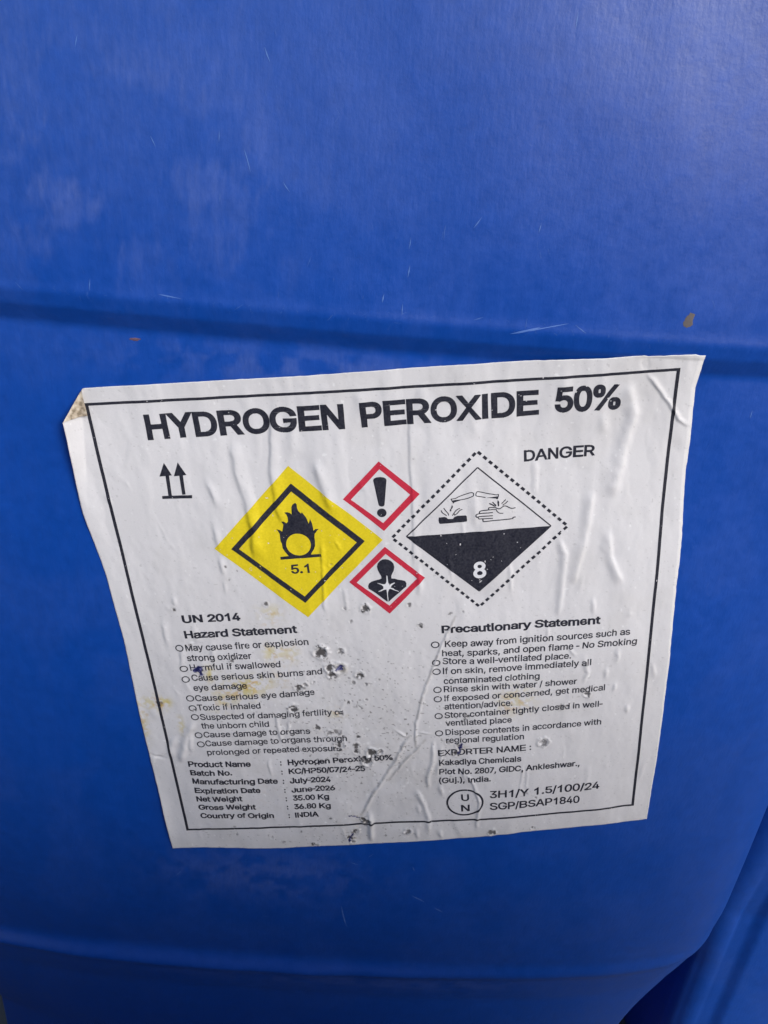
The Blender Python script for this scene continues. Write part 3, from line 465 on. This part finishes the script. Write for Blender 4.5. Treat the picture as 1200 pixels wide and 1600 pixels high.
# ---------------------------------------------------------------- print on the label
def refine(V, Tn, mx):
    """split triangles until no edge is longer than mx"""
    V = np.asarray(V, float); Tn = np.asarray(Tn, int)
    for _ in range(12):
        e = np.stack([Tn[:, [0, 1]], Tn[:, [1, 2]], Tn[:, [2, 0]]], 1)
        L = np.linalg.norm(V[e[..., 0]]-V[e[..., 1]], axis=-1)
        es = np.sort(e, -1).reshape(-1, 2); key = es[:, 0]*len(V)+es[:, 1]
        uq, inv = np.unique(key, return_inverse=True); inv = inv.reshape(-1, 3)
        ul = np.zeros(len(uq)); ul[inv.ravel()] = L.ravel()
        need = ul > mx
        if not need.any(): break
        idx = np.full(len(uq), -1); idx[need] = len(V)+np.arange(need.sum())
        a = uq[need]//len(V); b = uq[need] % len(V)
        V2 = np.vstack([V, (V[a]+V[b])/2]); m = idx[inv]; out = []
        cnt = (m >= 0).sum(1)
        out.append(Tn[cnt == 0])
        for r in range(3):
            q = np.roll(np.arange(3), -r); t = Tn[:, q]; mm = m[:, q]
            s = (cnt == 1) & (mm[:, 0] >= 0); t1, m1 = t[s], mm[s]
            out += [np.stack([t1[:, 0], m1[:, 0], t1[:, 2]], 1), np.stack([m1[:, 0], t1[:, 1], t1[:, 2]], 1)]
            s = (cnt == 2) & (mm[:, 2] < 0); t1, m1 = t[s], mm[s]
            out += [np.stack([m1[:, 0], t1[:, 1], m1[:, 1]], 1), np.stack([t1[:, 0], m1[:, 0], m1[:, 1]], 1), np.stack([t1[:, 0], m1[:, 1], t1[:, 2]], 1)]
        s = cnt == 3; t1, m1 = Tn[s], m[s]
        out += [np.stack([t1[:, 0], m1[:, 0], m1[:, 2]], 1), np.stack([t1[:, 1], m1[:, 1], m1[:, 0]], 1), np.stack([t1[:, 2], m1[:, 2], m1[:, 1]], 1), m1]
        V = V2; Tn = np.vstack([o for o in out if len(o)])
    return V, Tn
LIFT = .055
def decal(name, V, Tn, m, layer=0, res=.75, parent=None, worn=True):
    V, Tn = refine(V, Tn, res)
    c = V[Tn].mean(1)
    if worn:
        wv = wear_field(c[:, 0], c[:, 1])
        n_ = fbm(c[:, 0]/.7, c[:, 1]/.7, 15, 3)
        keep = ~((wv > .45) & (n_ > .47))
        for hp in D['holes']: keep &= ~inside(hp, c[:, 0], c[:, 1])
        n2_ = fbm(c[:, 0]/.9+50, c[:, 1]/.9, 16, 2)
        keep &= n2_ < .905-.11*np.exp(-((c[:, 0]-72)/40)**2-((c[:, 1]-135)/40)**2)
        for rd in D['ridges'][26:29]:
            keep &= seg_dist(c[:, 0], c[:, 1], rd[0])[0] > .22
        Tn = Tn[keep]
    P = label_pt(V[:, 0], V[:, 1], LIFT*(1+layer*.8))
    o = grid_mesh(name, P, Tn, m, parent or label, smooth=True)
    return o
def poly_tris(loops):
    vs = [[Vector((p[0], p[1], 0)) for p in lp] for lp in loops]
    t = tessellate_polygon(vs); V = np.array([p for lp in loops for p in lp], float)
    return V, np.array(t, int)
def smooth_loop(P, n=3):
    P = np.array(P, float)
    return P
def stroke_tris(pts, wd, closed=False):
    P = np.array(pts, float)
    if not closed and len(P) > 2:                     # Catmull-Rom
        Q = np.vstack([2*P[0]-P[1], P, 2*P[-1]-P[-2]]); out = []
        for k in range(1, len(Q)-2):
            for t in np.linspace(0, 1, 5, endpoint=False):
                out.append(.5*((2*Q[k])+(-Q[k-1]+Q[k+1])*t+(2*Q[k-1]-5*Q[k]+4*Q[k+1]-Q[k+2])*t*t+(-Q[k-1]+3*Q[k]-3*Q[k+1]+Q[k+2])*t**3))
        P = np.array(out+[P[-1]])
    T_ = np.gradient(P, axis=0); T_ /= np.linalg.norm(T_, axis=1)[:, None]+1e-9; Nn = np.stack([-T_[:, 1], T_[:, 0]], 1)*wd/2
    V = np.vstack([P+Nn, P-Nn]); n = len(P); t = []
    for k in range(n-1): t += [[k, k+1, n+k+1], [k, n+k+1, n+k]]
    return V, np.array(t)
def merge(parts):
    V = []; T_ = []; n = 0
    for v, t in parts: V.append(v); T_.append(np.asarray(t)+n); n += len(v)
    return np.vstack(V), np.vstack(T_)
def frame(outer, inner): return poly_tris([outer, inner[::-1]])
def bar(a, b, wd):
    a, b = np.array(a, float), np.array(b, float); d = (b-a)/np.linalg.norm(b-a); n = np.array([-d[1], d[0]])*wd/2
    return np.array([a+n, a-n, b-n, b+n]), np.array([[0, 1, 2], [0, 2, 3]])
def ring_tris(c, rx, ry, wd, n=28):
    a = np.linspace(0, 2*math.pi, n, endpoint=False); e = np.stack([np.cos(a), np.sin(a)], 1)
    V = np.vstack([e*[rx+wd/2, ry+wd/2], e*[rx-wd/2, ry-wd/2]])+c; k = np.arange(n); k2 = (k+1) % n
    return V, np.vstack([np.stack([k, k2, n+k2], 1), np.stack([k, n+k2, n+k], 1)])
def disc(c, r, n=28):
    a = np.linspace(0, 2*math.pi, n, endpoint=False); V = np.vstack([[c], np.stack([np.cos(a)*r, np.sin(a)*r], 1)+c]); k = np.arange(n)
    return V, np.stack([0*k, k+1, (k+1) % n+1], 1)

Q, PL = D['quads'], D['polys']
W_, H_ = 180.0, D['H']
# ruled border
b0 = np.array(Q['border'])
wdt = 1.05
decal('ruled_border', *merge([bar(b0[0]-[wdt/2, 0], b0[1]+[wdt/2, 0], wdt*.85), bar(b0[1], b0[2], wdt), bar(b0[2]+[wdt/2, 0], b0[3]-[wdt/2, 0], wdt*.85), bar(b0[3], b0[0], wdt)]), M_black, res=.6)
# oxidiser placard
yl = thing_none = None
decal('oxidiser_diamond', *poly_tris([Q['yellow']]), M_yellow, res=.6)
decal('diamond_outline', *frame(Q['yb_o'], Q['yb_i']), M_black, 1, .6)
fl = PL['flame']
circ = [((60.0), (0))]
cen = D['flame_c']; a_ = np.linspace(0, 2*math.pi, 40, endpoint=False)
hole = [[cen[0]+cen[2]*math.cos(t), cen[1]+cen[2]*math.sin(t)] for t in a_]
decal('flame_over_circle_symbol', *poly_tris([fl, hole]), M_black, 1, .6)
# red framed diamonds
decal('red_diamond_frame', *frame(Q['r1_o'], Q['r1_i']), M_red, 0, .6)
decal('red_diamond_frame', *frame(Q['r2_o'], Q['r2_i']), M_red, 0, .6)
dc = D['exc_dot']
decal('exclamation_mark', *merge([poly_tris([PL['exc']]), disc(dc[:2], dc[2])]), M_black, 0, .6)
decal('torso_symbol', *poly_tris([PL['person']]), M_black, 0, .6)
decal('starburst_symbol', *poly_tris([D['star']]), M_white, 1, .5, worn=False)
# corrosive placard
c4 = Q['corr']
decal('corrosive_diamond_outline', *merge([bar(c4[k], c4[(k+1) % 4], .42) for k in range(4)]), M_black, 0, .6)
decal('black_half_diamond', *poly_tris([[c4[3], c4[1], c4[2]]]), M_black, 0, .6)
ds = []
d4 = np.array(Q['dash']); per = 2.36
for k in range(4):
    a, b = d4[k], d4[(k+1) % 4]; L = np.linalg.norm(b-a); n = int(round(L/per))
    for q in range(n):
        t0 = (q+.12)/n; t1 = (q+.70)/n; ds.append(bar(a+(b-a)*t0, a+(b-a)*t1, .95))
decal('dashed_diamond_outline', *merge(ds), M_black, 0, .8)
decal('test_tube_and_hand_symbol', *merge([stroke_tris(p, w_*1.0) for p, w_ in D['strokes']]+[poly_tris([PL[k]]) for k in ('slab', 'liqA', 'liqB', 'dropA', 'dropB')]), M_black, 0, .6, worn=False)
decal('up_arrows_symbol', *merge([poly_tris([PL[k]]) for k in ('arrow1', 'arrow2', 'abar')]), M_black, 0, .6)
ue = D['un_ring']
decal('oval_ring', *ring_tris(ue[:2], ue[2], ue[3], .78, 48), M_black, 0, .6)
bul = [ring_tris(b, 1.32, 1.2, .42, 20) for b in D['bullets']]
for b in bul: decal('bullet_ring', *b, M_black, 0, .9)

# lettering
font = None            # Inter ships with Blender; its letters are set on the widths of a plain grotesque
try:
    fp = bpy.utils.resource_path('LOCAL')+'/datafiles/fonts/Inter.woff2'
    font = bpy.data.fonts.load(fp)
except Exception:
    font = None
ADV = [dict(), dict()]
for k_, (chars, reg, bld) in enumerate((
    ('ABCDEFGHIJKLMNOPQRSTUVWXYZ', '667 667 722 722 667 611 778 722 278 500 667 556 833 722 778 667 778 722 667 611 722 667 944 667 667 611',
     '722 722 722 722 667 611 778 722 278 556 722 611 833 722 778 667 778 722 667 611 722 667 944 667 667 611'),
    ('abcdefghijklmnopqrstuvwxyz', '556 556 500 556 556 278 556 556 222 222 500 222 833 556 556 556 556 333 500 278 556 500 722 500 500 500',
     '556 611 556 611 556 333 611 611 278 278 556 278 889 611 611 611 611 389 556 333 611 556 778 556 556 500'),
    ('0123456789 .,:/-()%', '556 556 556 556 556 556 556 556 556 556 278 278 278 278 278 333 333 333 889',
     '556 556 556 556 556 556 556 556 556 556 278 278 278 333 278 333 333 333 889'))):
    for c_, a_r, a_b in zip(chars, reg.split(), bld.split()): ADV[0][c_] = int(a_r)/1000; ADV[1][c_] = int(a_b)/1000
def bearing(c):
    if c in 'AVWXYvwxy/': return .012, .012
    if c in 'TZzft': return .02, .02
    if c in 'OCGQoceS0358692sag': return .045, .04
    if c in 'HNMIUhnmuil1': return .076, .076
    if c in 'BDPRbp': return .076, .042
    if c in 'EFLKrk': return .078, .02
    if c in 'dq': return .042, .072
    return .05, .05
BOLD = dict(title=.040, danger=.030, h=.042, s=.021, b=.042, e=.024, k=.032, c=.024, u=.026, five=.03, eight=.035)
NAME = dict(title='heading_word', danger='signal_word', h='heading_text', s='text_line', b='data_text', e='heading_text', k='address_text', c='code_text', u='oval_letter', five='class_number', eight='class_number')
_gl = {}
def glyph(ch):
    """outline loops of one letter, scaled to cap height 0.716"""
    if ch in _gl: return _gl[ch]
    cu_ = bpy.data.curves.new('t', 'FONT'); cu_.body = ch; cu_.size = 1
    if font: cu_.font = font
    o = bpy.data.objects.new('t', cu_); col.objects.link(o)
    dg = bpy.context.evaluated_depsgraph_get(); cv_ = o.evaluated_get(dg).to_curve(dg, apply_modifiers=False)
    loops = []
    for sp_ in cv_.splines:
        bp = sp_.bezier_points; n = len(bp)
        if n < 2: continue
        q = np.array([[list(b.co[:2]), list(b.handle_left[:2]), list(b.handle_right[:2])] for b in bp]); out = []
        for k in range(n):
            a, b = q[k], q[(k+1) % n]; p0, p1, p2, p3 = a[0], a[2], b[1], b[0]
            straight = abs(np.cross(p1-p0, p3-p0))+abs(np.cross(p2-p0, p3-p0)) < 1e-5
            for t in ([0] if straight else np.linspace(0, 1, 6, endpoint=False)):
                out.append((1-t)**3*p0+3*t*(1-t)**2*p1+3*t*t*(1-t)*p2+t**3*p3)
        P = np.array(out); keep = np.linalg.norm(P-np.roll(P, 1, 0), axis=1) > 1e-5; P = P[keep]
        if len(P) > 2: loops.append(P)
    o.evaluated_get(dg).to_curve_clear(); bpy.data.objects.remove(o); bpy.data.curves.remove(cu_)
    _gl[ch] = loops
    return loops
def outline(s, bold):
    capl = glyph('H'); k = .716/max(P[:, 1].max() for P in capl); x = 0; out = []
    B_ = ADV[1 if bold > .02 else 0]
    for ch in s:
        adv = B_.get(ch, .556)
        if ch != ' ':
            l, r = bearing(ch); w_ = .094
            if ch == 'I': L_ = [np.array([[adv/2-w_/2, 0], [adv/2+w_/2, 0], [adv/2+w_/2, .716], [adv/2-w_/2, .716]])]
            elif ch == 'l': L_ = [np.array([[adv/2-.044, 0], [adv/2+.044, 0], [adv/2+.044, .716], [adv/2-.044, .716]])]
            elif ch == '1': L_ = [np.array([[.285, 0], [.373, 0], [.373, .719], [.316, .719], [.27, .655], [.20, .595], [.109, .545], [.109, .46], [.17, .483], [.23, .515], [.285, .555]])]
            else:
                G_ = [P*k for P in glyph(ch)]
                x0 = min(P[:, 0].min() for P in G_); x1 = max(P[:, 0].max() for P in G_)
                if ch in '.,:-()': G_ = [P+[adv/2-(x0+x1)/2, 0] for P in G_]
                else: G_ = [np.stack([l+(P[:, 0]-x0)/(x1-x0)*(adv-l-r), P[:, 1]], 1) for P in G_]
                def area(P): return .5*np.sum(P[:, 0]*np.roll(P[:, 1], -1)-np.roll(P[:, 0], -1)*P[:, 1])
                if area(max(G_, key=lambda P: abs(area(P)))) < 0: G_ = [P[::-1] for P in G_]
                L_ = G_
            out += [P+[x, 0] for P in L_]
        x += adv
    return out
def text_tris(s, bold, dy=.016):
    """letter outlines, emboldened, filled by non-zero winding and cut into thin rows"""
    loops = outline(s, bold)
    if not loops: return np.zeros((0, 2)), np.zeros((0, 3), int)
    def area(P): return .5*np.sum(P[:, 0]*np.roll(P[:, 1], -1)-np.roll(P[:, 0], -1)*P[:, 1])
    big = max(loops, key=lambda P: abs(area(P))); sg = np.sign(area(big))
    E0, E1 = [], []
    for P in loops:
        d = np.roll(P, -1, 0)-P; d /= np.linalg.norm(d, axis=1)[:, None]+1e-12
        nr = np.stack([d[:, 1], -d[:, 0]], 1)*sg; npv = np.roll(nr, 1, 0); m = nr+npv
        m = m/np.maximum((m*nr).sum(1), .55)[:, None]
        P = P+m*bold; E0.append(P); E1.append(np.roll(P, -1, 0))
    E0 = np.vstack(E0); E1 = np.vstack(E1)
    V, T_ = [], []; y = E0[:, 1].min()
    ymax = E0[:, 1].max(); nrow = max(4, int(math.ceil((ymax-y)/dy))); dy = (ymax-y)/nrow
    for r_ in range(nrow):
        yc_ = y+(r_+.5)*dy
        up = (E0[:, 1] <= yc_) & (E1[:, 1] > yc_); dn = (E0[:, 1] > yc_) & (E1[:, 1] <= yc_); m = up | dn
        if not m.any(): continue
        sl = (E1[m, 0]-E0[m, 0])/(E1[m, 1]-E0[m, 1]); x = E0[m, 0]+(yc_-E0[m, 1])*sl; wn = np.where(up[m], 1, -1)
        o_ = np.argsort(x); x, wn, sl = x[o_], wn[o_], sl[o_]; c_ = 0; st_ = None
        for k in range(len(x)):
            if c_ == 0: st_ = k
            c_ += wn[k]
            if c_ == 0 and x[k]-x[st_] > 1e-5:
                lim = lambda q: np.clip(q*dy/2, -.6*dy, .6*dy)
                a, b = lim(sl[st_]), lim(sl[k]); n = len(V)
                if x[k]-x[st_] < abs(a-b): a = b = 0
                V += [(x[st_]-a, y+r_*dy), (x[k]-b, y+r_*dy), (x[k]+b, y+(r_+1)*dy), (x[st_]+a, y+(r_+1)*dy)]
                T_ += [(n, n+1, n+2), (n, n+2, n+3)]
    return np.array(V), np.array(T_)
capH = {}
for s, p0, p1, k in D['texts']:
    if k not in capH:
        v, _ = text_tris('H', BOLD[k]); capH[k] = v[:, 1].max()-v[:, 1].min()
    V, T_ = text_tris(s, BOLD[k], .012 if k == 'title' else .022)
    if len(T_) == 0: continue
    sy = D['caps'][k]*(1.07 if k in ('s', 'b', 'k', 'title') else 1)/capH[k]; p0 = np.array(p0); p1 = np.array(p1); d = p1-p0; L = np.linalg.norm(d); d = d/L
    x0, x1 = V[:, 0].min(), V[:, 0].max()
    x = (V[:, 0]-x0)/(x1-x0)*(L if s != ':' else .55); y = (V[:, 1]+BOLD[k])*sy
    n = np.array([d[1], -d[0]])
    P = p0+x[:, None]*d+y[:, None]*n
    P[:, 0] += (fbm(P[:, 0]/6, P[:, 1]/6, 5, 2)-.5)*.25; P[:, 1] += (fbm(P[:, 0]/6+40, P[:, 1]/6, 6, 2)-.5)*.25
    decal(NAME[k], P, T_, M_white if k == 'eight' else M_black, 1 if k in ('five', 'eight') else 0, .6 if D['caps'][k] > 3 else .7, worn=True)

# ---------------------------------------------------------------- marks on the plastic
def wall_pt(s, z, e=.06):
    p = surf(s, z, prof(z)+waves(s, z)*sstep(XF, XF-40, np.abs(s))-turn(s)+tuck(z)+e); p[..., 2] += Z0; return p
def scratches(name, items, m):
    V = []; F_ = []; n = 0
    for s, z, L, a, wd in items:
        k = max(2, int(L/1.2)+1); t = np.linspace(-.5, .5, k)*L
        bend = RNG.normal(0, .06)*L
        cs = s+np.sin(a)*t+bend*(t/L)**2; cz = z+np.cos(a)*t
        ww = wd/2*(1-(2*t/L)**2*.85)*(.6+.8*RNG.rand(k))
        a1 = wall_pt(cs+np.cos(a)*ww, cz-np.sin(a)*ww); b1 = wall_pt(cs-np.cos(a)*ww, cz+np.sin(a)*ww)
        V += [a1, b1]; q = np.arange(k-1)
        F_.append(np.stack([n+q, n+q+1, n+k+q+1, n+k+q], 1)); n += 2*k
    o = grid_mesh(name, np.vstack(V), np.vstack(F_), m, can); o['kind'] = 'stuff'
    return o
items = []
for _ in range(260):                                       # short upright nicks over the shoulder
    s = RNG.uniform(-95, 110); z = RNG.uniform(-40, 45)
    if RNG.rand() > .35+.65*np.exp(-((s+20)/45)**2): continue
    items.append((s, z, RNG.exponential(.9)+.35, RNG.normal(.05, .35), RNG.uniform(.10, .26)))
for _ in range(110):                                       # along the shoulder's lip
    s = RNG.uniform(-95, 110); items.append((s, -43.5+RNG.normal(0, 1.3), RNG.exponential(.8)+.3, RNG.normal(.2, .9), RNG.uniform(.10, .30)))
for _ in range(60): items.append((RNG.normal(-5, 35), -60+RNG.normal(0, 3), RNG.exponential(.6)+.3, RNG.normal(0, .9), RNG.uniform(.1, .25)))
for _ in range(70): items.append((RNG.normal(-25, 28), -276+RNG.normal(0, 11), RNG.exponential(.8)+.4, RNG.normal(0, .8), RNG.uniform(.12, .4)))
for _ in range(26): items.append((RNG.uniform(110, 135), RNG.uniform(-150, -60), RNG.exponential(.8)+.3, RNG.normal(0, .5), RNG.uniform(.1, .25)))
for _ in range(14): items.append((RNG.uniform(-130, -95), RNG.uniform(-180, -60), RNG.exponential(.8)+.3, RNG.normal(0, .5), RNG.uniform(.1, .2)))
for s, z, L, a, wd in D['marks']: items.append((s, z, L, a, wd))
scratches('scuff_marks', items, M_scuff)
def blot(name, s, z, rx, rz, m, n=22, seed=1):
    a = np.linspace(0, 2*math.pi, n, endpoint=False); r = .45+1.1*fbm(np.cos(a)*2.5+9, np.sin(a)*2.5+seed, seed, 3)
    ps = np.r_[s, s+np.cos(a)*rx*r]; pz = np.r_[z, z+np.sin(a)*rz*r]; e = np.r_[.25, np.full(n, .03)]
    P = surf(ps, pz, prof(pz)+waves(ps, pz)-turn(ps)+e); P[..., 2] += Z0
    k = np.arange(n); grid_mesh(name, P, np.stack([0*k, k+1, (k+1) % n+1], 1), m, can)
blot('mud_fleck', *D['mud'], 1.5, 1.9, M_mud, seed=3)
blot('paint_fleck', *D['pink'], 1.8, .4, M_pink, seed=5)
